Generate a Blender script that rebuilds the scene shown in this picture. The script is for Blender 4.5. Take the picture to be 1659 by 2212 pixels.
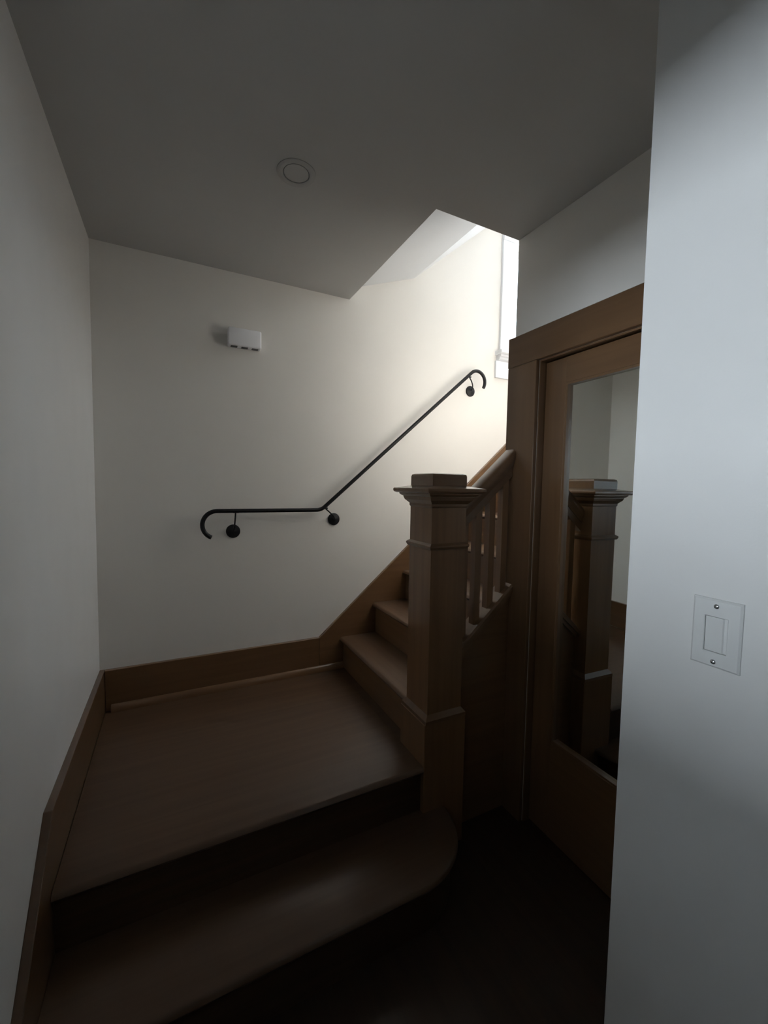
import bpy, bmesh, math, random
from mathutils import Vector, Matrix

random.seed(4)
for o in list(bpy.data.objects):
    bpy.data.objects.remove(o, do_unlink=True)
S = bpy.context.scene
COL = S.collection

# ------------------------------------------------------------------ camera
YAW, PITCH, ROLL, FPX = 0.46914, -0.06178, 0.01728, 895.14
CAM = Vector((0.30915, -2.19122, 1.0378))
fw = Vector((math.sin(YAW) * math.cos(PITCH), math.cos(YAW) * math.cos(PITCH), math.sin(PITCH)))
rt0 = Vector((math.cos(YAW), -math.sin(YAW), 0))
up0 = rt0.cross(fw)
rt = rt0 * math.cos(ROLL) + up0 * math.sin(ROLL)
up = up0 * math.cos(ROLL) - rt0 * math.sin(ROLL)
cd = bpy.data.cameras.new('camera')
cd.sensor_fit = 'HORIZONTAL'
cd.sensor_width = 36
cd.lens = FPX / 1659 * 36
cd.clip_start = 0.02
cam = bpy.data.objects.new('camera', cd)
COL.objects.link(cam)
M = Matrix((rt, up, -fw)).transposed().to_4x4()
M.translation = CAM
cam.matrix_world = M
S.camera = cam

# ------------------------------------------------------------------ world, light, exposure
w = bpy.data.worlds.new('overcast_sky')
S.world = w
w.use_nodes = True
bg = w.node_tree.nodes['Background']
bg.inputs['Color'].default_value = (0.80, 0.90, 1.0, 1)
bg.inputs['Strength'].default_value = 6.0
S.view_settings.view_transform = 'Standard'
S.view_settings.look = 'None'
S.view_settings.gamma = 1
S.view_settings.use_curve_mapping = False
S.view_settings.exposure = 0.7


def area(name, loc, direction, sx, sy, power, color):
    ld = bpy.data.lights.new(name, 'AREA')
    ld.shape = 'RECTANGLE'
    ld.size, ld.size_y = sx, sy
    ld.energy = power
    ld.color = color
    o = bpy.data.objects.new(name, ld)
    COL.objects.link(o)
    o.location = loc
    o.rotation_euler = Vector(direction).to_track_quat('-Z', 'Z').to_euler()
    return o


XE_ = 4.6                                   # upper end wall
# daylight outside the stair window and outside the side-room window
area('stair_window_daylight', (2.86, 0.30, 2.30), (0, -1, 0), 1.1, 0.85, 7, (0.93, 0.97, 1.0))
area('upper_window_daylight', (XE_ + 0.30, -0.425, 3.50), (-1, 0, 0), 0.80, 1.7, 20, (0.90, 0.95, 1.0))
area('room_window_daylight', (-4.80, -2.70, 1.35), (1, 0, 0), 2.5, 1.3, 245, (0.80, 0.90, 1.0))

# sun added through the stair window to brighten the stairwell's inner wall
sd = bpy.data.lights.new('added_sun', 'SUN')
sd.energy = 22.5
sd.angle = math.radians(4)
sd.color = (1.0, 0.985, 0.955)
so = bpy.data.objects.new('added_sun', sd)
COL.objects.link(so)
so.location = (5, 3, 5)
so.rotation_euler = Vector((-0.79, -0.9, -0.80)).to_track_quat('-Z', 'Y').to_euler()

# ------------------------------------------------------------------ helpers
def box(bm, x0, x1, y0, y1, z0, z1, bev=0.0, seg=2):
    t = bmesh.new()
    vs = [t.verts.new((x, y, z)) for x in (x0, x1) for y in (y0, y1) for z in (z0, z1)]
    for f in ((0, 1, 3, 2), (4, 6, 7, 5), (0, 4, 5, 1), (2, 3, 7, 6), (0, 2, 6, 4), (1, 5, 7, 3)):
        t.faces.new([vs[i] for i in f])
    bmesh.ops.recalc_face_normals(t, faces=t.faces)
    if bev:
        bmesh.ops.bevel(t, geom=list(t.edges), offset=bev, segments=seg, affect='EDGES', profile=0.5)
    merge(bm, t)
    return bm


def merge(bm, t):
    m = bpy.data.meshes.new('tmp')
    t.to_mesh(m)
    t.free()
    bm.from_mesh(m)
    bpy.data.meshes.remove(m)


def prism(bm, pts, axis, a0, a1, bev=0.0, seg=2):
    """extrude a closed 2-D outline along an axis (the other two axes in xyz order)"""
    t = bmesh.new()

    def P(p, a):
        q = [p[0], p[1]]
        q.insert(axis, a)
        return q
    lo = [t.verts.new(P(p, a0)) for p in pts]
    hi = [t.verts.new(P(p, a1)) for p in pts]
    n = len(pts)
    t.faces.new(lo)
    t.faces.new(hi[::-1])
    for i in range(n):
        t.faces.new((lo[i], lo[(i + 1) % n], hi[(i + 1) % n], hi[i]))
    bmesh.ops.recalc_face_normals(t, faces=t.faces)
    if bev:
        bmesh.ops.bevel(t, geom=list(t.edges), offset=bev, segments=seg, affect='EDGES', profile=0.5)
    merge(bm, t)
    return bm


def tube(bm, pts, r, n=14):
    t = bmesh.new()
    pts = [Vector(p) for p in pts]
    rings = []
    ref = Vector((0, 1, 0.013))
    for i, p in enumerate(pts):
        d = (pts[min(i + 1, len(pts) - 1)] - pts[max(i - 1, 0)]).normalized()
        if abs(d.dot(ref)) > 0.95:
            ref = Vector((1, 0, 0.01))
        a = d.cross(ref).normalized()
        b = d.cross(a).normalized()
        rr = r[i] if isinstance(r, (list, tuple)) else r
        rings.append([t.verts.new(p + a * rr * math.cos(2 * math.pi * k / n) + b * rr * math.sin(2 * math.pi * k / n)) for k in range(n)])
    for q, s in zip(rings, rings[1:]):
        for k in range(n):
            t.faces.new((q[k], q[(k + 1) % n], s[(k + 1) % n], s[k]))
    t.faces.new(rings[0][::-1])
    t.faces.new(rings[-1])
    bmesh.ops.recalc_face_normals(t, faces=t.faces)
    merge(bm, t)
    return bm


def lathe(bm, centre, axis, prof, n=32):
    """prof: list of (offset along axis, radius)"""
    axis = Vector(axis).normalized()
    ref = Vector((0, 0, 1)) if abs(axis.z) < 0.9 else Vector((1, 0, 0))
    a = axis.cross(ref).normalized()
    b = axis.cross(a)
    c = Vector(centre)
    t = bmesh.new()
    rings = []
    for h, r in prof:
        rings.append([t.verts.new(c + axis * h + (a * math.cos(2 * math.pi * k / n) + b * math.sin(2 * math.pi * k / n)) * max(r, 1e-4)) for k in range(n)])
    for q, s in zip(rings, rings[1:]):
        for k in range(n):
            t.faces.new((q[k], q[(k + 1) % n], s[(k + 1) % n], s[k]))
    t.faces.new(rings[0])
    t.faces.new(rings[-1][::-1])
    bmesh.ops.recalc_face_normals(t, faces=t.faces)
    merge(bm, t)
    return bm


def square_turn(bm, cx, cy, prof):
    """square-section post from (z, half-width) pairs, mitred at the corners"""
    t = bmesh.new()
    rings = []
    for z, h in prof:
        rings.append([t.verts.new((cx + sx * h, cy + sy * h, z)) for sx, sy in ((-1, -1), (1, -1), (1, 1), (-1, 1))])
    for q, s in zip(rings, rings[1:]):
        for k in range(4):
            t.faces.new((q[k], q[(k + 1) % 4], s[(k + 1) % 4], s[k]))
    t.faces.new(rings[0][::-1])
    t.faces.new(rings[-1])
    bmesh.ops.recalc_face_normals(t, faces=t.faces)
    merge(bm, t)
    return bm


def smooth(o, ang=35):
    for p in o.data.polygons:
        p.use_smooth = True
    try:
        o.data.set_sharp_from_angle(angle=math.radians(ang))
    except Exception:
        pass
    return o


def wloc(o):
    v = Vector((0, 0, 0))
    while o is not None:
        v = v + o.location
        o = o.parent
    return v


def obj(name, bm, mat, parent=None, soft=False, origin=None):
    """bm is in world coordinates; the object's origin sits at its parent's (or at `origin`)"""
    me = bpy.data.meshes.new(name)
    base = Vector(origin) if origin is not None else (wloc(parent) if parent else Vector((0, 0, 0)))
    bmesh.ops.translate(bm, verts=bm.verts, vec=-base)
    bm.to_mesh(me)
    bm.free()
    me.materials.append(mat)
    o = bpy.data.objects.new(name, me)
    COL.objects.link(o)
    if parent:
        o.parent = parent
        o.location = base - wloc(parent)
    else:
        o.location = base
    if soft:
        smooth(o)
    return o


def tag(o, label, cat=None, group=None, kind=None):
    o['label'] = label
    if cat:
        o['category'] = cat
    if group:
        o['group'] = group
    if kind:
        o['kind'] = kind
    return o


def thing(name, label, cat, loc, group=None, kind=None):
    o = bpy.data.objects.new(name, None)
    o.empty_display_size = 0.05
    COL.objects.link(o)
    o.location = loc
    return tag(o, label, cat, group, kind)


B = bmesh.new

# ------------------------------------------------------------------ materials
def new_mat(name):
    m = bpy.data.materials.new(name)
    m.use_nodes = True
    nt = m.node_tree
    return m, nt, nt.nodes['Principled BSDF']


def paint(name, col, rough=0.6, spec=0.4, bump=0.15, scale=260, coat=0.0, waves=0.0):
    m, nt, b = new_mat(name)
    N, L = nt.nodes, nt.links
    tc = N.new('ShaderNodeTexCoord')
    n1 = N.new('ShaderNodeTexNoise')
    n1.inputs['Scale'].default_value = 3.5
    n1.inputs['Detail'].default_value = 4
    mx = N.new('ShaderNodeMix')
    mx.data_type = 'RGBA'
    mx.inputs['A'].default_value = (*[c * 0.965 for c in col], 1)
    mx.inputs['B'].default_value = (*[min(1, c * 1.03) for c in col], 1)
    L.new(tc.outputs['Object'], n1.inputs['Vector'])
    L.new(n1.outputs['Fac'], mx.inputs['Factor'])
    L.new(mx.outputs['Result'], b.inputs['Base Color'])
    b.inputs['Roughness'].default_value = rough
    b.inputs['Specular IOR Level'].default_value = spec
    b.inputs['Coat Weight'].default_value = coat
    b.inputs['Coat Roughness'].default_value = 0.25
    n2 = N.new('ShaderNodeTexNoise')
    n2.inputs['Scale'].default_value = scale
    n2.inputs['Detail'].default_value = 3
    L.new(tc.outputs['Object'], n2.inputs['Vector'])
    bp = N.new('ShaderNodeBump')
    bp.inputs['Strength'].default_value = bump
    bp.inputs['Distance'].default_value = 0.0006
    L.new(n2.outputs['Fac'], bp.inputs['Height'])
    out = bp
    if waves:
        n3 = N.new('ShaderNodeTexNoise')
        n3.inputs['Scale'].default_value = 5.0
        n3.inputs['Detail'].default_value = 1
        L.new(tc.outputs['Object'], n3.inputs['Vector'])
        b2 = N.new('ShaderNodeBump')
        b2.inputs['Strength'].default_value = 1.0
        b2.inputs['Distance'].default_value = waves
        L.new(n3.outputs['Fac'], b2.inputs['Height'])
        L.new(bp.outputs['Normal'], b2.inputs['Normal'])
        out = b2
    L.new(out.outputs['Normal'], b.inputs['Normal'])
    return m


def wood(name, axis, dark, light, rough=0.32, coat=0.75, seed=0.0):
    m, nt, b = new_mat(name)
    N, L = nt.nodes, nt.links
    tc = N.new('ShaderNodeTexCoord')
    mp = N.new('ShaderNodeMapping')
    sc = [34.0, 34.0, 34.0]
    sc[axis] = 1.6
    mp.inputs['Scale'].default_value = sc
    mp.inputs['Location'].default_value = (seed, seed * 0.7, seed * 1.3)
    L.new(tc.outputs['Object'], mp.inputs['Vector'])
    n1 = N.new('ShaderNodeTexNoise')
    n1.inputs['Scale'].default_value = 1.0
    n1.inputs['Detail'].default_value = 6
    n1.inputs['Distortion'].default_value = 0.6
    L.new(mp.outputs['Vector'], n1.inputs['Vector'])
    cr = N.new('ShaderNodeValToRGB')
    cr.color_ramp.elements[0].position = 0.32
    cr.color_ramp.elements[0].color = (*dark, 1)
    cr.color_ramp.elements[1].position = 0.70
    cr.color_ramp.elements[1].color = (*light, 1)
    L.new(n1.outputs['Fac'], cr.inputs['Fac'])
    L.new(cr.outputs['Color'], b.inputs['Base Color'])
    b.inputs['Roughness'].default_value = rough
    b.inputs['Specular IOR Level'].default_value = 0.45
    b.inputs['Coat Weight'].default_value = coat
    b.inputs['Coat Roughness'].default_value = 0.14
    bp = N.new('ShaderNodeBump')
    bp.inputs['Strength'].default_value = 0.12
    bp.inputs['Distance'].default_value = 0.001
    L.new(n1.outputs['Fac'], bp.inputs['Height'])
    L.new(bp.outputs['Normal'], b.inputs['Normal'])
    return m


def plain(name, col, rough=0.4, metal=0.0, spec=0.5):
    m, nt, b = new_mat(name)
    N, L = nt.nodes, nt.links
    n1 = N.new('ShaderNodeTexNoise')
    n1.inputs['Scale'].default_value = 60
    mr = N.new('ShaderNodeMapRange')
    mr.inputs['To Min'].default_value = max(0.02, rough - 0.06)
    mr.inputs['To Max'].default_value = rough + 0.06
    L.new(n1.outputs['Fac'], mr.inputs['Value'])
    L.new(mr.outputs['Result'], b.inputs['Roughness'])
    b.inputs['Base Color'].default_value = (*col, 1)
    b.inputs['Metallic'].default_value = metal
    b.inputs['Specular IOR Level'].default_value = spec
    return m


WD, WL = (0.180, 0.094, 0.043), (0.226, 0.121, 0.056)
WALL = paint('cream_wall_paint', (0.80, 0.772, 0.722), rough=0.55, spec=0.35)
WALLG = paint('eggshell_wall_paint', (0.80, 0.79, 0.765), rough=0.30, spec=0.5, waves=0.010)
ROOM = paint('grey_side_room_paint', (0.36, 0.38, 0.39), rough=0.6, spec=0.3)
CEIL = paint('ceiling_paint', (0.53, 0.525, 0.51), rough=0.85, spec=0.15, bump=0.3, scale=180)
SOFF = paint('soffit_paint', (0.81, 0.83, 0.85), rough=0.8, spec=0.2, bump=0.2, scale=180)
WHITE = paint('white_trim_paint', (0.80, 0.81, 0.83), rough=0.35, spec=0.5, bump=0.05)
WX = wood('stained_fir_along', 0, [c * 0.78 for c in WD], [c * 0.78 for c in WL])
WY = wood('stained_fir_across', 1, WD, WL, seed=3.1)
WZ = wood('stained_fir_upright', 2, [c * 1.02 for c in WD], [c * 1.02 for c in WL], seed=7.7)
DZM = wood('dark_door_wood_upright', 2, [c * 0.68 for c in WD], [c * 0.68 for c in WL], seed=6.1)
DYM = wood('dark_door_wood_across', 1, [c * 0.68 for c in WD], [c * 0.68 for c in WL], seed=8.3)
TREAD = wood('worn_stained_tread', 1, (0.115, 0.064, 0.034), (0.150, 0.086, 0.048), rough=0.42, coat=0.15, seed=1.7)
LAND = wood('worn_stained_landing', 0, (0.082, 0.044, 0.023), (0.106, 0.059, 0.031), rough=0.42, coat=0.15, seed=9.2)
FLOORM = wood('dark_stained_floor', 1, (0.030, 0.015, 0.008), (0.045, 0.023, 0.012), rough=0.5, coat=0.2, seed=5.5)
RISER = wood('shaded_riser_wood', 0, (0.050, 0.026, 0.013), (0.080, 0.042, 0.021), rough=0.45, coat=0.1, seed=2.3)  # shade on the landing and step risers put into the wood colour
RIM = paint('aged_cover_rim', (0.485, 0.48, 0.465), rough=0.8, spec=0.2)
IRON = plain('black_iron', (0.008, 0.008, 0.010), rough=0.5, spec=0.3)
PLAST = plain('white_plastic', (0.90, 0.90, 0.92), rough=0.4)
DARKP = plain('dark_slot', (0.12, 0.12, 0.125), rough=0.6)
PLATE = plain('painted_switch_plate', (0.74, 0.74, 0.72), rough=0.36)
STEEL = plain('bright_screw_steel', (0.65, 0.65, 0.66), rough=0.18, metal=1.0)

mm, nt, b = new_mat('mirror_silver')
b.inputs['Base Color'].default_value = (0.80, 0.83, 0.80, 1)
b.inputs['Metallic'].default_value = 1.0
b.inputs['Roughness'].default_value = 0.015
MIRROR = mm

gm = bpy.data.materials.new('window_glass')
gm.use_nodes = True
nt = gm.node_tree
nt.nodes.clear()
go = nt.nodes.new('ShaderNodeOutputMaterial')
gt = nt.nodes.new('ShaderNodeBsdfTransparent')
gg = nt.nodes.new('ShaderNodeBsdfGlossy')
gg.inputs['Roughness'].default_value = 0.02
gmix = nt.nodes.new('ShaderNodeMixShader')
gmix.inputs[0].default_value = 0.05
nt.links.new(gt.outputs[0], gmix.inputs[1])
nt.links.new(gg.outputs[0], gmix.inputs[2])
nt.links.new(gmix.outputs[0], go.inputs['Surface'])
GLASS = gm

# ------------------------------------------------------------------ dimensions
R_, RUN, X1 = 0.1763, 0.2020, 1.1407       # riser, going, first nosing
RAKE = R_ / RUN
NST = 13
ZF = -2 * R_                                # lower floor
H = 2.0614                                  # lower ceiling
XW, YO = 1.594, -0.848                      # door wall plane, stairwell plane
XR, YR = 1.108, -1.688                      # near right wall and where it ends
ZT = 4.45                                   # top of the upper storey
XE = XE_                                    # far end of the upper storey
YB = -4.2                                   # back end of the hall

def struct(name, bm, mat, label, cat, parent=None):
    o = obj(name, bm, mat, parent)
    return tag(o, label, cat, kind='structure')

# ------------------------------------------------------------------ shell
WX0, WX1, WZ0, WZ1 = 2.362, 3.36, 1.935, 2.665   # stair window opening
bm = B()
box(bm, -0.12, WX0, 0.0, 0.14, ZF - 0.1, ZT)
box(bm, WX1, XE, 0.0, 0.14, ZF - 0.1, ZT)
box(bm, WX0, WX1, 0.0, 0.14, ZF - 0.1, WZ0)
box(bm, WX0, WX1, 0.0, 0.14, WZ1, ZT)
struct('wall_back', bm, WALL, 'cream painted back wall behind the black wall handrail', 'wall')

OY0, OY1, OZ0, OZ1 = -2.80, -1.42, 0.62, 1.61   # opening from the hall into the side room
bm = B()
box(bm, -0.12, 0, OY1, 0, ZF - 0.1, H + 0.05)
box(bm, -0.12, 0, YB, OY0, ZF - 0.1, H + 0.05)
box(bm, -0.12, 0, OY0, OY1, ZF - 0.1, OZ0)  # half wall added below the opening to cut the low window light
box(bm, -0.12, 0, OY0, OY1, OZ1, H + 0.05)
struct('wall_left', bm, WALLG, 'plain off-white wall meeting the handrail wall above the landing', 'wall')

bm = B()
box(bm, XR, XW + 0.12, YB, YR, ZF - 0.1, H + 0.05)
struct('wall_right', bm, WALLG, 'off-white wall end carrying the switch plate', 'wall')

# wall with the mirrored door, and the stairwell's inner wall behind it
DY0, DY1, DZ = -1.600, -0.985, 1.541             # door opening
bm = B()
box(bm, XW, XW + 0.12, DY1, YO, ZF - 0.1, H)
box(bm, XW, XW + 0.12, YR, DY0, ZF - 0.1, H)
box(bm, XW, XW + 0.12, DY0, DY1, DZ, H)
box(bm, XW + 0.12, XE, YR - 0.10, YR, ZF - 0.1, H)
box(bm, XE - 0.1, XE, YR, YO - 0.12, ZF - 0.1, H)
box(bm, XW + 0.12, XE, YR - 0.10, YO - 0.12, H, H + 0.06)
struct('wall_closet', bm, WALL, 'off-white wall above and around the mirrored wooden door', 'wall')
bm = B()
box(bm, XW + 0.12, XE, YO - 0.12, YO, ZF - 0.1, ZT)
box(bm, XW, XW + 0.12, YO - 0.12, YO, H + 0.06, ZT)
box(bm, 1.06, XW, YO - 0.12, YO, H + 0.06, ZT)
struct('wall_stairwell', bm, WALL, 'inner wall of the upper stairwell facing the stair window', 'wall')
bm = B()
uy0, uy1, uz0, uz1 = -0.74, -0.11, 2.75, 4.15
box(bm, XE, XE + 0.12, YO - 0.12, uy0, ZF, ZT)
box(bm, XE, XE + 0.12, uy1, 0.14, ZF, ZT)
box(bm, XE, XE + 0.12, uy0, uy1, ZF, uz0)
box(bm, XE, XE + 0.12, uy0, uy1, uz1, ZT)
struct('wall_upper_end', bm, WALL, 'end wall of the upper hall beyond the stairs', 'wall')

# lower ceiling with the stairwell opening
XO = 1.1845
bm = B()
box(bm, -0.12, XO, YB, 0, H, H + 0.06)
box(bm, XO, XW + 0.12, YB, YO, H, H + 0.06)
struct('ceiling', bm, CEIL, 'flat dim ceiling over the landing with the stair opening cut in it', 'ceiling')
# sloped ceiling above the flight
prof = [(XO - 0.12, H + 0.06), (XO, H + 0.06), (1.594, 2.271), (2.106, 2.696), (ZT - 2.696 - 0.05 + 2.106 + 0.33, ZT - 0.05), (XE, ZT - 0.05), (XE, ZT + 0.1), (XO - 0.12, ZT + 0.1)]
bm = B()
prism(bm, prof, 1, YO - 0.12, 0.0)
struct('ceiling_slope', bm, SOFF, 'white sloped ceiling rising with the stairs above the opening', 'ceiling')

# floors
bm = B()
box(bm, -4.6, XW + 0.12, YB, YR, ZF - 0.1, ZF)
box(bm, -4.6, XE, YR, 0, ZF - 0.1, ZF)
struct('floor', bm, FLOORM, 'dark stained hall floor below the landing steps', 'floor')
bm = B()
xu = X1 + (NST - 1) * RUN
box(bm, xu + 0.022, XE, YO, 0, NST * R_ - 0.25, NST * R_)
struct('floor_upper', bm, FLOORM, 'upper hall floor at the head of the stairs', 'floor')
bm = B()
box(bm, -4.6, XW + 0.12, YB - 0.12, YB, ZF - 0.1, H + 0.05)
struct('wall_hall_end', bm, ROOM, 'off-white end wall of the hall', 'wall')

# side room that lends its daylight to the hall
bm = B()
RX = -4.6
ry0, ry1, rz0, rz1 = -3.90, -1.50, 0.75, 1.95
box(bm, RX - 0.14, RX, YB, ry0, ZF - 0.1, H + 0.05)
box(bm, RX - 0.14, RX, ry1, 0, ZF - 0.1, H + 0.05)
box(bm, RX - 0.14, RX, ry0, ry1, ZF - 0.1, rz0)
box(bm, RX - 0.14, RX, ry0, ry1, rz1, H + 0.05)
struct('wall_side_room', bm, ROOM, 'side room wall pierced by its window', 'wall')
bm = B()
box(bm, RX - 0.14, -0.12, 0.0, 0.14, ZF - 0.1, H + 0.05)
struct('wall_side_room_end', bm, ROOM, 'end wall of the side room', 'wall')
bm = B()
box(bm, RX - 0.14, -0.12, YB, 0, H, H + 0.06)
struct('ceiling_side_room', bm, ROOM, 'ceiling of the side room', 'ceiling')


bm = B()
box(bm, -1.0, -0.9, YB, 0, ZF, 1.0)  # unseen partition, added to block window light low on the near right wall
struct('added_light_blocker', bm, ROOM, 'chest-high partition added in the side room to block window light', 'wall')

# ------------------------------------------------------------------ windows
win = thing('window_1', 'white framed window glowing with daylight beside the stairs', 'window', (2.86, 0.0, WZ0), kind='structure')
bm = B(); box(bm, 2.257, WX0, -0.020, 0.0, 1.948, WZ1, 0.003); obj('casing', bm, WHITE, win)
bm = B(); box(bm, WX1, WX1 + 0.105, -0.020, 0.0, 1.948, WZ1, 0.003); obj('casing', bm, WHITE, win)
bm = B(); box(bm, 2.257, WX1 + 0.105, -0.022, 0.0, WZ1, WZ1 + 0.10, 0.003); obj('head_casing', bm, WHITE, win)
bm = B()
prism(bm, [(-0.060, 1.948), (-0.066, 1.941), (-0.066, 1.929), (-0.060, 1.922), (0.045, 1.922), (0.045, 1.948)], 0, WX0 + 0.0005, WX1 - 0.0005)
prism(bm, [(-0.060, 1.948), (-0.066, 1.941), (-0.066, 1.929), (-0.060, 1.922), (0.0, 1.922), (0.0, 1.948)], 0, 2.228, WX0 + 0.0005)
prism(bm, [(-0.060, 1.948), (-0.066, 1.941), (-0.066, 1.929), (-0.060, 1.922), (0.0, 1.922), (0.0, 1.948)], 0, WX1 - 0.0005, WX1 + 0.134)
obj('stool', bm, WHITE, win)
bm = B()
prism(bm, [(0, 1.922), (-0.046, 1.922), (-0.046, 1.910), (-0.036, 1.904), (-0.032, 1.893), (-0.022, 1.886), (0, 1.886)], 0, 2.240, WX1 + 0.122)
obj('bed_moulding', bm, WHITE, win)
bm = B(); box(bm, 2.228, WX1 + 0.134, -0.016, 0.0, 1.775, 1.886, 0.002); obj('apron', bm, WHITE, win)
ya, za, zb = 0.050, WZ0, WZ1
xm = (WX0 + WX1) / 2
for xa, xb_ in ((WX0, xm), (xm, WX1)):
    bm = B()
    box(bm, xa, xa + 0.035, ya, ya + 0.035, za, zb)
    box(bm, xb_ - 0.035, xb_, ya, ya + 0.035, za, zb)
    box(bm, xa + 0.035, xb_ - 0.035, ya, ya + 0.035, za, za + 0.045)
    box(bm, xa + 0.035, xb_ - 0.035, ya, ya + 0.035, zb - 0.045, zb)
    sash = obj('sash', bm, WHITE, win)
    bm = B(); box(bm, xa + 0.035, xb_ - 0.035, ya + 0.015, ya + 0.019, za + 0.045, zb - 0.045)
    obj('pane', bm, GLASS, sash)

win2 = thing('window_2', 'side room window behind the hall opening', 'window', (RX, (ry0 + ry1) / 2, rz0), kind='structure')
bm = B()
box(bm, RX - 0.09, RX - 0.05, ry0, ry0 + 0.05, rz0, rz1)
box(bm, RX - 0.09, RX - 0.05, ry1 - 0.05, ry1, rz0, rz1)
box(bm, RX - 0.09, RX - 0.05, ry0 + 0.05, ry1 - 0.05, rz0, rz0 + 0.05)
box(bm, RX - 0.09, RX - 0.05, ry0 + 0.05, ry1 - 0.05, rz1 - 0.05, rz1)
box(bm, RX - 0.09, RX - 0.05, (ry0 + ry1) / 2 - 0.03, (ry0 + ry1) / 2 + 0.03, rz0 + 0.05, rz1 - 0.05)
fr = obj('window_frame', bm, WHITE, win2)
for a, c in ((ry0 + 0.05, (ry0 + ry1) / 2 - 0.03), ((ry0 + ry1) / 2 + 0.03, ry1 - 0.05)):
    bm = B(); box(bm, RX - 0.072, RX - 0.068, a, c, rz0 + 0.05, rz1 - 0.05)
    obj('pane', bm, GLASS, fr)

win3 = thing('window_3', 'upper hall window above the head of the stairs', 'window', (XE, (uy0 + uy1) / 2, uz0), kind='structure')
um = (uz0 + uz1) / 2
for a, c in ((uz0, um), (um, uz1)):
    bm = B()
    box(bm, XE + 0.04, XE + 0.08, uy0, uy0 + 0.04, a, c)
    box(bm, XE + 0.04, XE + 0.08, uy1 - 0.04, uy1, a, c)
    box(bm, XE + 0.04, XE + 0.08, uy0 + 0.04, uy1 - 0.04, a, a + 0.03)
    box(bm, XE + 0.04, XE + 0.08, uy0 + 0.04, uy1 - 0.04, c - 0.03, c)
    sash = obj('sash', bm, WHITE, win3)
    bm = B(); box(bm, XE + 0.058, XE + 0.062, uy0 + 0.04, uy1 - 0.04, a + 0.03, c - 0.03)
    obj('pane', bm, GLASS, sash)

# ------------------------------------------------------------------ landing with its lower step
BX0, BX1, BY0, BY1 = 1.122, 1.308, -0.951, -0.768      # newel base block
NX, NY, HW = 1.2155, -0.8615, 0.0765                   # newel shaft centre and half width
land = thing('stair_landing', 'brown wooden stair landing with one round-ended step below it', 'landing', (0.55, -0.5, ZF))
bm = B()
prism(bm, [(0.0, 0.0), (-0.94, 0.0), (-0.950, -0.005), (-0.955, -0.014), (-0.950, -0.023), (-0.94, -0.028), (0.0, -0.028)], 0, 0.021, BX0 - 0.001)
box(bm, BX0 - 0.001, 1.163, BY1 + 0.001, 0.0, -0.028, 0.0)
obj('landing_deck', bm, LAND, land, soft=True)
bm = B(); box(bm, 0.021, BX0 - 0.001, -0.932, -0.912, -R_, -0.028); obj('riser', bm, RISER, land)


def bullnose(cx, cy, r, x0, yb, n=20):
    pts = [(x0, yb), (x0, cy - r)]
    for k in range(n + 1):
        a = -math.pi / 2 + (math.pi / 2) * k / n
        pts.append((cx + r * math.cos(a), cy + r * math.sin(a)))
    pts.append((cx + r, yb))
    return pts


t = bmesh.new()
prof = [(0.238, -R_), (0.246, -R_ - 0.005), (0.250, -R_ - 0.014), (0.246, -R_ - 0.023), (0.238, -R_ - 0.028)]
rings = []
for rr, z in prof:
    rings.append([t.verts.new((x, y, z)) for x, y in bullnose(0.97, -0.953, rr, 0.021, -0.953)])
for q, s in zip(rings, rings[1:]):
    for k in range(len(q)):
        t.faces.new((q[k], q[(k + 1) % len(q)], s[(k + 1) % len(q)], s[k]))
t.faces.new(rings[0]); t.faces.new(rings[-1][::-1])
bmesh.ops.recalc_face_normals(t, faces=t.faces)
bm = B(); merge(bm, t)
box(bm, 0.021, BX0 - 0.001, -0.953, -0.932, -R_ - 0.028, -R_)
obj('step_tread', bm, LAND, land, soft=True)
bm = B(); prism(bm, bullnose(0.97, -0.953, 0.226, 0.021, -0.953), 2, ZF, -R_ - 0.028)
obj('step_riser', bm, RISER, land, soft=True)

# ------------------------------------------------------------------ upper flight
stair = thing('staircase', 'brown wooden flight climbing past the newel post between skirt board and balustrade', 'stairs', (1.3, -0.42, 0))
tread_me = riser_me = None
bm = B()
nose = [(0.0, -0.014), (0.005, -0.005), (0.014, 0.0), (RUN + 0.022, 0.0), (RUN + 0.022, -0.028), (0.014, -0.028), (0.005, -0.023)]
prism(bm, [(X1 + a, R_ + c) for a, c in nose], 1, BY1 + 0.001, -0.021)
box(bm, BX1 + 0.001, X1 + RUN + 0.022, -0.838, BY1 + 0.001, R_ - 0.028, R_)
obj('tread', bm, TREAD, stair, soft=True)
bm = B(); box(bm, X1 + 0.022, X1 + 0.042, BY1 + 0.001, -0.021, 0.0, R_ - 0.028)
obj('riser', bm, WY, stair)
for i in range(1, NST - 1):
    x, z = X1 + i * RUN, (i + 1) * R_
    if tread_me is None:
        bm = B()
        prism(bm, [(0.0, -0.014), (0.005, -0.005), (0.014, 0.0), (RUN + 0.022, 0.0), (RUN + 0.022, -0.028), (0.014, -0.028), (0.005, -0.023)], 1, -0.838, -0.021)
        o = obj('tread', bm, TREAD, None, soft=True)
        tread_me = o.data
        bm = B(); box(bm, 0.022, 0.042, -0.838, -0.021, -R_, -0.028)
        q = obj('riser', bm, WY)
        riser_me = q.data
    else:
        o = bpy.data.objects.new('tread', tread_me); COL.objects.link(o)
        q = bpy.data.objects.new('riser', riser_me); COL.objects.link(q)
    for k in (o, q):
        k.parent = stair
        k.location = Vector((x, 0, z)) - stair.location
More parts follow.
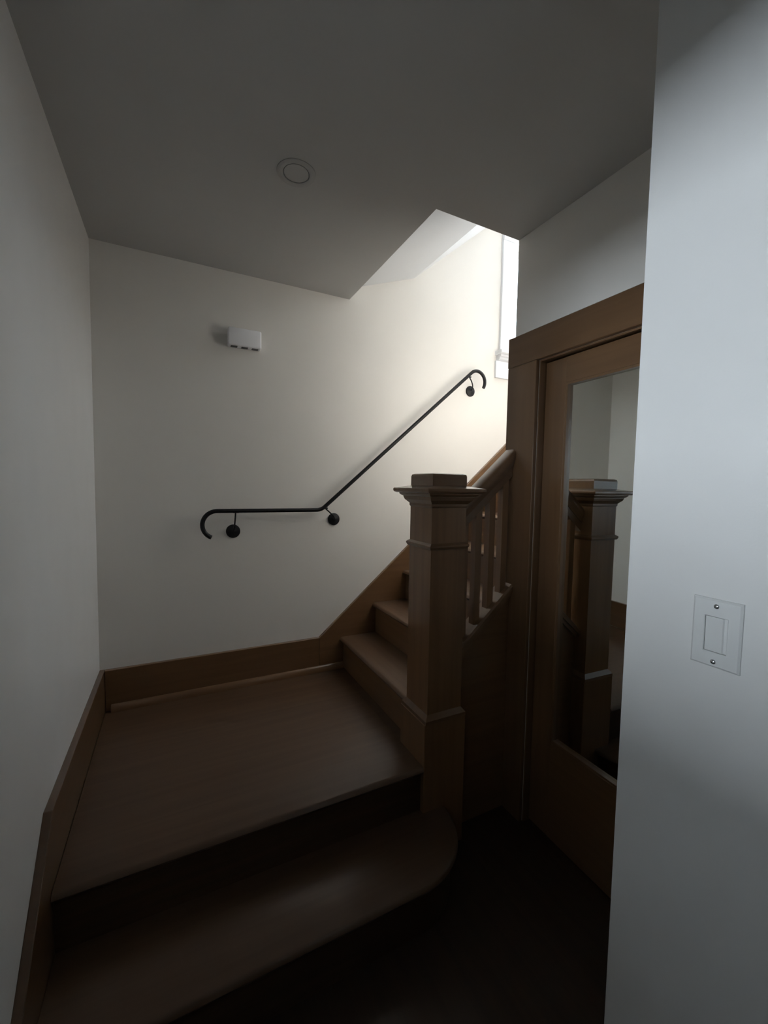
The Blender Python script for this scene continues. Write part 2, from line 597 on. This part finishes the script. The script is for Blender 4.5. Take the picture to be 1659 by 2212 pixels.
# skirt board on the back wall
def sk(x):
    return 0.1905 + RAKE * (x - 1.0217)
bm = B()
xe = X1 + (NST - 1) * RUN
prism(bm, [(1.0217, 0.0), (1.0217, sk(1.0217)), (xe + 0.1, sk(xe + 0.1)), (xe + 0.1, sk(xe + 0.1) - 0.45), (1.22, -0.0)], 1, -0.0205, -0.0005, 0.002, 1)
obj('skirt_board', bm, WX, stair)
bm = B()
prism(bm, [(BX1, ZF), (BX1, 0.376 + RAKE * (BX1 - 1.315)), (XW - 0.001, 0.376 + RAKE * (XW - 1.315)), (XW - 0.001, ZF)], 1, -0.884, -0.839)
obj('stringer_panel', bm, WX, stair)
bm = B()
y0 = -0.905
prism(bm, [(-0.905, 0.0), (-0.905, 0.022), (-0.897, 0.030), (-0.823, 0.030), (-0.815, 0.022), (-0.815, 0.0)], 0, 0, 1)
for v in bm.verts:
    x = NX + HW + 0.0005 if v.co.x < 0.5 else XW - 0.0205
    v.co = Vector((x, v.co.y, v.co.z + 0.380 + RAKE * (x - 1.315)))
obj('stringer_cap', bm, WX, stair)
bm = B()
prism(bm, [(-0.897, -0.022), (-0.897, 0.0), (-0.884, 0.0), (-0.884, -0.022)], 0, 0, 1)
for v in bm.verts:
    x = BX1 if v.co.x < 0.5 else XW - 0.020
    v.co = Vector((x, v.co.y, v.co.z + 0.380 + RAKE * (x - 1.315)))
obj('cove_moulding', bm, WX, stair)

# ------------------------------------------------------------------ newel post
newel = thing('newel_post', 'square brown newel post with stepped moulded cap at the stair foot', 'newel post', (NX, NY, ZF))
bm = B(); box(bm, BX0, BX1, BY0, BY1, ZF, 0.160, 0.002, 1); obj('base_block', bm, WZ, newel)
bm = B(); square_turn(bm, NX, NY, [(0.160, 0.0915), (0.172, 0.0905), (0.178, 0.086), (0.190, 0.0765)])
obj('base_moulding', bm, WX, newel)
bm = B(); square_turn(bm, NX, NY, [(0.190, HW), (0.965, HW)]); obj('shaft', bm, WZ, newel)
bm = B(); square_turn(bm, NX, NY, [(0.808, HW), (0.810, 0.083), (0.818, 0.0875), (0.824, 0.0875), (0.827, 0.084), (0.832, HW)])
obj('neck_moulding', bm, WX, newel)
bm = B(); square_turn(bm, NX, NY, [(0.962, HW), (0.968, 0.080), (0.976, 0.080), (0.980, 0.084), (0.990, 0.094), (1.000, 0.098), (1.003, 0.098), (1.006, 0.104), (1.012, 0.110), (1.018, 0.110), (1.020, 0.100)])
obj('cap_moulding', bm, WX, newel)
bm = B(); square_turn(bm, NX, NY, [(1.016, 0.118), (1.019, 0.125), (1.024, 0.128), (1.031, 0.128), (1.034, 0.126), (1.043, 0.080)])
obj('cap_plate', bm, WX, newel)
bm = B(); square_turn(bm, NX, NY, [(1.040, 0.0765), (1.078, 0.0765), (1.086, 0.074), (1.089, 0.066)])
obj('cap_block', bm, WX, newel)

# ------------------------------------------------------------------ balustrade
BYC = -0.861
bal = thing('balustrade', 'short brown stair balustrade of four square balusters between newel and door casing', 'balustrade', (1.44, BYC, 0.4))


def zt(x):
    return 1.030 + RAKE * (x - 1.376)


def raked(outline, x0, x1):
    bm = B()
    prism(bm, outline, 0, 0, 1)
    for v in bm.verts:
        x = x0 if v.co.x < 0.5 else x1
        v.co = Vector((x, BYC + v.co.y, v.co.z + zt(x)))
    return bm


rail = [(-0.020, 0.0), (-0.029, -0.006), (-0.034, -0.018), (-0.034, -0.040), (-0.027, -0.056), (-0.024, -0.072)]
rail = rail + [(-y, z) for y, z in rail[::-1]]
bm = raked(rail, NX + HW + 0.0005, 1.5725)
obj('handrail', bm, WX, bal, soft=True)
bm = raked([(-0.020, -0.072), (-0.020, -0.112), (0.020, -0.112), (0.020, -0.072)], NX + HW + 0.0005, 1.5725)
obj('under_rail', bm, WX, bal)
for xc in (1.3405, 1.4085, 1.4765, 1.5445):
    hw = 0.0150
    prism_pts = [(xc - hw, 0.410 + RAKE * (xc - hw - 1.315)), (xc + hw, 0.410 + RAKE * (xc + hw - 1.315)),
                 (xc + hw, zt(xc + hw) - 0.112), (xc - hw, zt(xc - hw) - 0.112)]
    bm = B()
    prism(bm, prism_pts, 1, BYC - hw, BYC + hw)
    obj('baluster', bm, WZ, bal)

# ------------------------------------------------------------------ mirrored door with casing
door = thing('door_1', 'brown wooden door with tall mirror panel and wide flat casing', 'door', (XW, (DY0 + DY1) / 2, ZF), kind='structure')
CX0 = 1.575
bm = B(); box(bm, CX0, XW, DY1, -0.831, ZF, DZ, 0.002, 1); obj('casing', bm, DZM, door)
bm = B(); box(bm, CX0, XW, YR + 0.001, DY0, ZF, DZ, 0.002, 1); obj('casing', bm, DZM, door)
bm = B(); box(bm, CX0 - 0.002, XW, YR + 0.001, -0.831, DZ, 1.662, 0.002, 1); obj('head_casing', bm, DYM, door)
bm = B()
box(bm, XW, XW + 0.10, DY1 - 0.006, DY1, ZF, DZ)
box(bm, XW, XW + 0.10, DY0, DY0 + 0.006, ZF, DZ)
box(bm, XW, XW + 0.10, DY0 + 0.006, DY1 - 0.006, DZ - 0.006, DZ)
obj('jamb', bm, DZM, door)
# leaf, hung slightly ajar: local Y along the leaf, origin at the hinge side
LW = (DY1 - 0.008) - (DY0 + 0.008)
leaf = bpy.data.objects.new('door_leaf', None)
COL.objects.link(leaf)
leaf.empty_display_size = 0.05
leaf.parent = door
HINGE = Vector((1.606, DY0 + 0.008, ZF + 0.008))
leaf.location = HINGE - door.location
leaf.rotation_euler = (0, 0, -math.radians(1.5))
LH = DZ - 0.010 - HINGE.z
STL = 0.097
mz0, mz1 = 0.045 - HINGE.z, 1.436 - HINGE.z


def leafpart(name, bm, mat):
    o = obj(name, bm, mat)
    o.parent = leaf
    return o


bm = B(); box(bm, 0, 0.036, LW - STL, LW, 0, LH, 0.002, 1); leafpart('stile', bm, DZM)
bm = B(); box(bm, 0, 0.036, 0, STL, 0, LH, 0.002, 1); leafpart('stile', bm, DZM)
bm = B(); box(bm, 0, 0.036, STL, LW - STL, mz1, LH, 0.001, 1); leafpart('rail', bm, DYM)
bm = B(); box(bm, 0, 0.036, STL, LW - STL, 0, mz0, 0.001, 1); leafpart('rail', bm, DYM)
bm = B()
box(bm, 0.002, 0.016, LW - STL - 0.008, LW - STL, mz0, mz1)
box(bm, 0.002, 0.016, STL, STL + 0.008, mz0, mz1)
box(bm, 0.002, 0.016, STL + 0.008, LW - STL - 0.008, mz1 - 0.008, mz1)
box(bm, 0.002, 0.016, STL + 0.008, LW - STL - 0.008, mz0, mz0 + 0.008)
leafpart('glazing_bead', bm, DZM)
bm = B(); box(bm, 0.016, 0.022, STL, LW - STL, mz0, mz1)
o = leafpart('mirror', bm, MIRROR)
o['label'] = 'tall mirror panel reflecting the newel post'

# ------------------------------------------------------------------ baseboards
bb = thing('baseboard_back', 'brown baseboard along the handrail wall at the landing', 'baseboard', (0.5, 0, 0), kind='structure')
bm = B(); box(bm, 0.021, 1.0215, -0.020, 0.0, 0.0, 0.1905, 0.002, 1); obj('board', bm, WX, bb)


def shoe(axis_pts):
    return [(0, 0), (-0.017, 0)] + [(-0.017 * math.cos(a), 0.032 * math.sin(a)) for a in [math.pi / 2 * k / 8 for k in range(1, 9)]]


bm = B()
prism(bm, [(y - 0.020, z) for y, z in shoe(0)], 0, 0.043, 1.162)
obj('shoe_moulding', bm, WX, bb, soft=True)
WYD = wood('shaded_skirt_wood', 1, [c * 0.55 for c in WD], [c * 0.55 for c in WL], seed=4.4)  # skirt wood darkened to carry the shade low on the wall
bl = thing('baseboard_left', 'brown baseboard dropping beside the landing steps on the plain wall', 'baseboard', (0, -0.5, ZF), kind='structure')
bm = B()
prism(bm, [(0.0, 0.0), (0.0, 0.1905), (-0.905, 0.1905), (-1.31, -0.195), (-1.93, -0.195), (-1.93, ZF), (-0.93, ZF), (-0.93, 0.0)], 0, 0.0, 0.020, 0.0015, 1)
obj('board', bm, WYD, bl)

br0 = thing('baseboard_right', 'brown baseboard at the foot of the switch plate wall', 'baseboard', (XR, -2.9, ZF), kind='structure')
bm = B(); box(bm, XR - 0.018, XR, YB + 0.001, YR, ZF, ZF + 0.15, 0.002, 1); obj('board', bm, WYD, br0)

# ------------------------------------------------------------------ black wall handrail
hr = thing('wall_handrail', 'slim black metal handrail with hooked ends on the cream wall', 'handrail', (1.0, 0, 0.8))
RY = -0.070
pts = []
zc, rc = 0.9065, 0.066
cx, cz = 0.4915, zc - rc
for k in range(0, 25):
    a = math.radians(246 - (246 - 90) * k / 24)
    pts.append((cx + rc * math.cos(a), RY, cz + rc * math.sin(a)))
xb = 1.0085
ang = math.atan(RAKE)
br = 0.07
tl = br * math.tan(ang / 2)
for k in range(1, 9):
    pts.append((cx + (xb - tl - cx) * k / 9, RY, zc))
for k in range(0, 11):
    a = ang * k / 10
    pts.append((xb - tl + br * math.sin(a), RY, zc + br * (1 - math.cos(a))))
xt = 1.985
ztop = zc + (xt - xb) * RAKE
p0 = Vector(pts[-1]); p1 = Vector((xt, RY, ztop))
for k in range(1, 9):
    pts.append(tuple(p0.lerp(p1, k / 8)))
n = Vector((math.sin(ang), 0, -math.cos(ang)))
rc2 = 0.064
c2 = p1 + n * rc2
a0 = math.pi / 2 + ang
for k in range(1, 27):
    a = a0 - math.radians(163) * k / 26
    pts.append((c2.x + rc2 * math.cos(a), RY, c2.z + rc2 * math.sin(a)))
bm = B(); tube(bm, pts, 0.0102, 16)
obj('rail', bm, IRON, hr, soft=True)
for (rx, rz, ax, az) in ((0.571, 0.800, 0.5749, zc - 0.008), (1.104, 0.850, 1.030, zc + (1.030 - xb) * RAKE - 0.010), (2.030, 1.662, 1.966, zc + (1.966 - xb) * RAKE - 0.012)):
    br_ = bpy.data.objects.new('bracket', None)
    br_.empty_display_size = 0.03
    COL.objects.link(br_)
    br_.parent = hr
    br_.location = Vector((rx, 0, rz)) - hr.location
    bm = B(); lathe(bm, (rx, 0, rz), (0, -1, 0), [(0, 0.034), (0.005, 0.034), (0.008, 0.032), (0.010, 0.024), (0.013, 0.012), (0.016, 0.004)], 36)
    obj('rosette', bm, IRON, br_, soft=True)
    bm = B()
    a = Vector((rx, -0.008, rz)); c = Vector((ax, RY, az))
    m1 = Vector((rx + (ax - rx) * 0.15, RY * 0.9, rz + (az - rz) * 0.25))
    cv = []
    for k in range(13):
        u = k / 12
        cv.append(a * (1 - u) ** 2 + m1 * 2 * u * (1 - u) + c * u ** 2)
    tube(bm, cv, 0.0038, 10)
    obj('arm', bm, IRON, br_, soft=True)
    bm = B(); box(bm, ax - 0.014, ax + 0.014, RY - 0.006, RY + 0.006, az - 0.003, az + 0.004, 0.0015, 1)
    obj('saddle', bm, IRON, br_)

# ------------------------------------------------------------------ door chime box
ch = thing('door_chime', 'small white plastic chime box high on the cream wall', 'door chime', (0.626, 0, 1.703))
bm = B(); box(bm, 0.5495, 0.7025, -0.046, 0.0, 1.703, 1.788, 0.006, 3); obj('cover', bm, PLAST, ch, soft=True)
for xa in (0.562, 0.611, 0.660):
    bm = B(); box(bm, xa, xa + 0.030, -0.038, -0.010, 1.7022, 1.7060); obj('slot', bm, DARKP, ch)

# ------------------------------------------------------------------ flush ceiling cover
cc = thing('ceiling_cover', 'faint round cover set flush in the dim ceiling', 'ceiling cover', (0.681, -0.777, H))
bm = B(); lathe(bm, (0.681, -0.777, H), (0, 0, -1), [(0, 0.063), (0.0018, 0.0625), (0.004, 0.055), (0.004, 0.047), (0.002, 0.0435), (0.0, 0.043)], 48)
obj('rim', bm, RIM, cc, soft=True)
bm = B(); lathe(bm, (0.681, -0.777, H), (0, 0, -1), [(0, 0.0405), (0.0015, 0.040), (0.002, 0.030), (0.002, 0.002)], 48)
obj('disc', bm, CEIL, cc, soft=True)

# ------------------------------------------------------------------ switch plate on the near wall
sw = thing('switch_plate', 'painted rectangular switch plate with two bright screws', 'switch plate', (XR, -1.842, 0.7475))
py0, py1, pz0, pz1 = -1.877, -1.807, 0.7475, 0.8615
iy0, iy1, iz0, iz1 = -1.858, -1.826, 0.773, 0.832
bm = B()
t = bmesh.new()
outer = [(py0, pz0), (py1, pz0), (py1, pz1), (py0, pz1)]
inner = [(iy0, iz0), (iy1, iz0), (iy1, iz1), (iy0, iz1)]
def rg(pts, x):
    return [t.verts.new((x, y, z)) for y, z in pts]
def inset(pts, d):
    return [(pts[0][0] + d, pts[0][1] + d), (pts[1][0] - d, pts[1][1] + d), (pts[2][0] - d, pts[2][1] - d), (pts[3][0] + d, pts[3][1] - d)]
seq = [rg(outer, XR), rg(outer, XR - 0.0035), rg(inset(outer, 0.003), XR - 0.006), rg(inset(inner, -0.001), XR - 0.006), rg(inner, XR - 0.005), rg(inner, XR - 0.001)]
for q, s in zip(seq, seq[1:]):
    for k in range(4):
        t.faces.new((q[k], q[(k + 1) % 4], s[(k + 1) % 4], s[k]))
bmesh.ops.recalc_face_normals(t, faces=t.faces)
merge(bm, t)
obj('plate', bm, PLATE, sw)
bm = B()
prism(bm, [(XR, iy0 + 0.0008), (XR, iy1 - 0.0008), (XR - 0.0042, iy1 - 0.0008), (XR - 0.0042, iy0 + 0.007), (XR - 0.0020, iy0 + 0.0055), (XR - 0.0020, iy0 + 0.0008)], 2, iz0 + 0.0008, iz1 - 0.0008)
obj('insert', bm, PLATE, sw)
for zz in (0.7572, 0.8500):
    bm = B(); lathe(bm, (XR - 0.006, -1.8415, zz), (-1, 0, 0), [(0, 0.0040), (0.0010, 0.0038), (0.0020, 0.0026), (0.0024, 0.0008)], 24)
    s_ = obj('screw', bm, STEEL, sw, soft=True)
    bm = B(); box(bm, XR - 0.0087, XR - 0.0078, -1.8419, -1.8411, zz - 0.0028, zz + 0.0028)
    obj('screw_slot', bm, DARKP, s_)
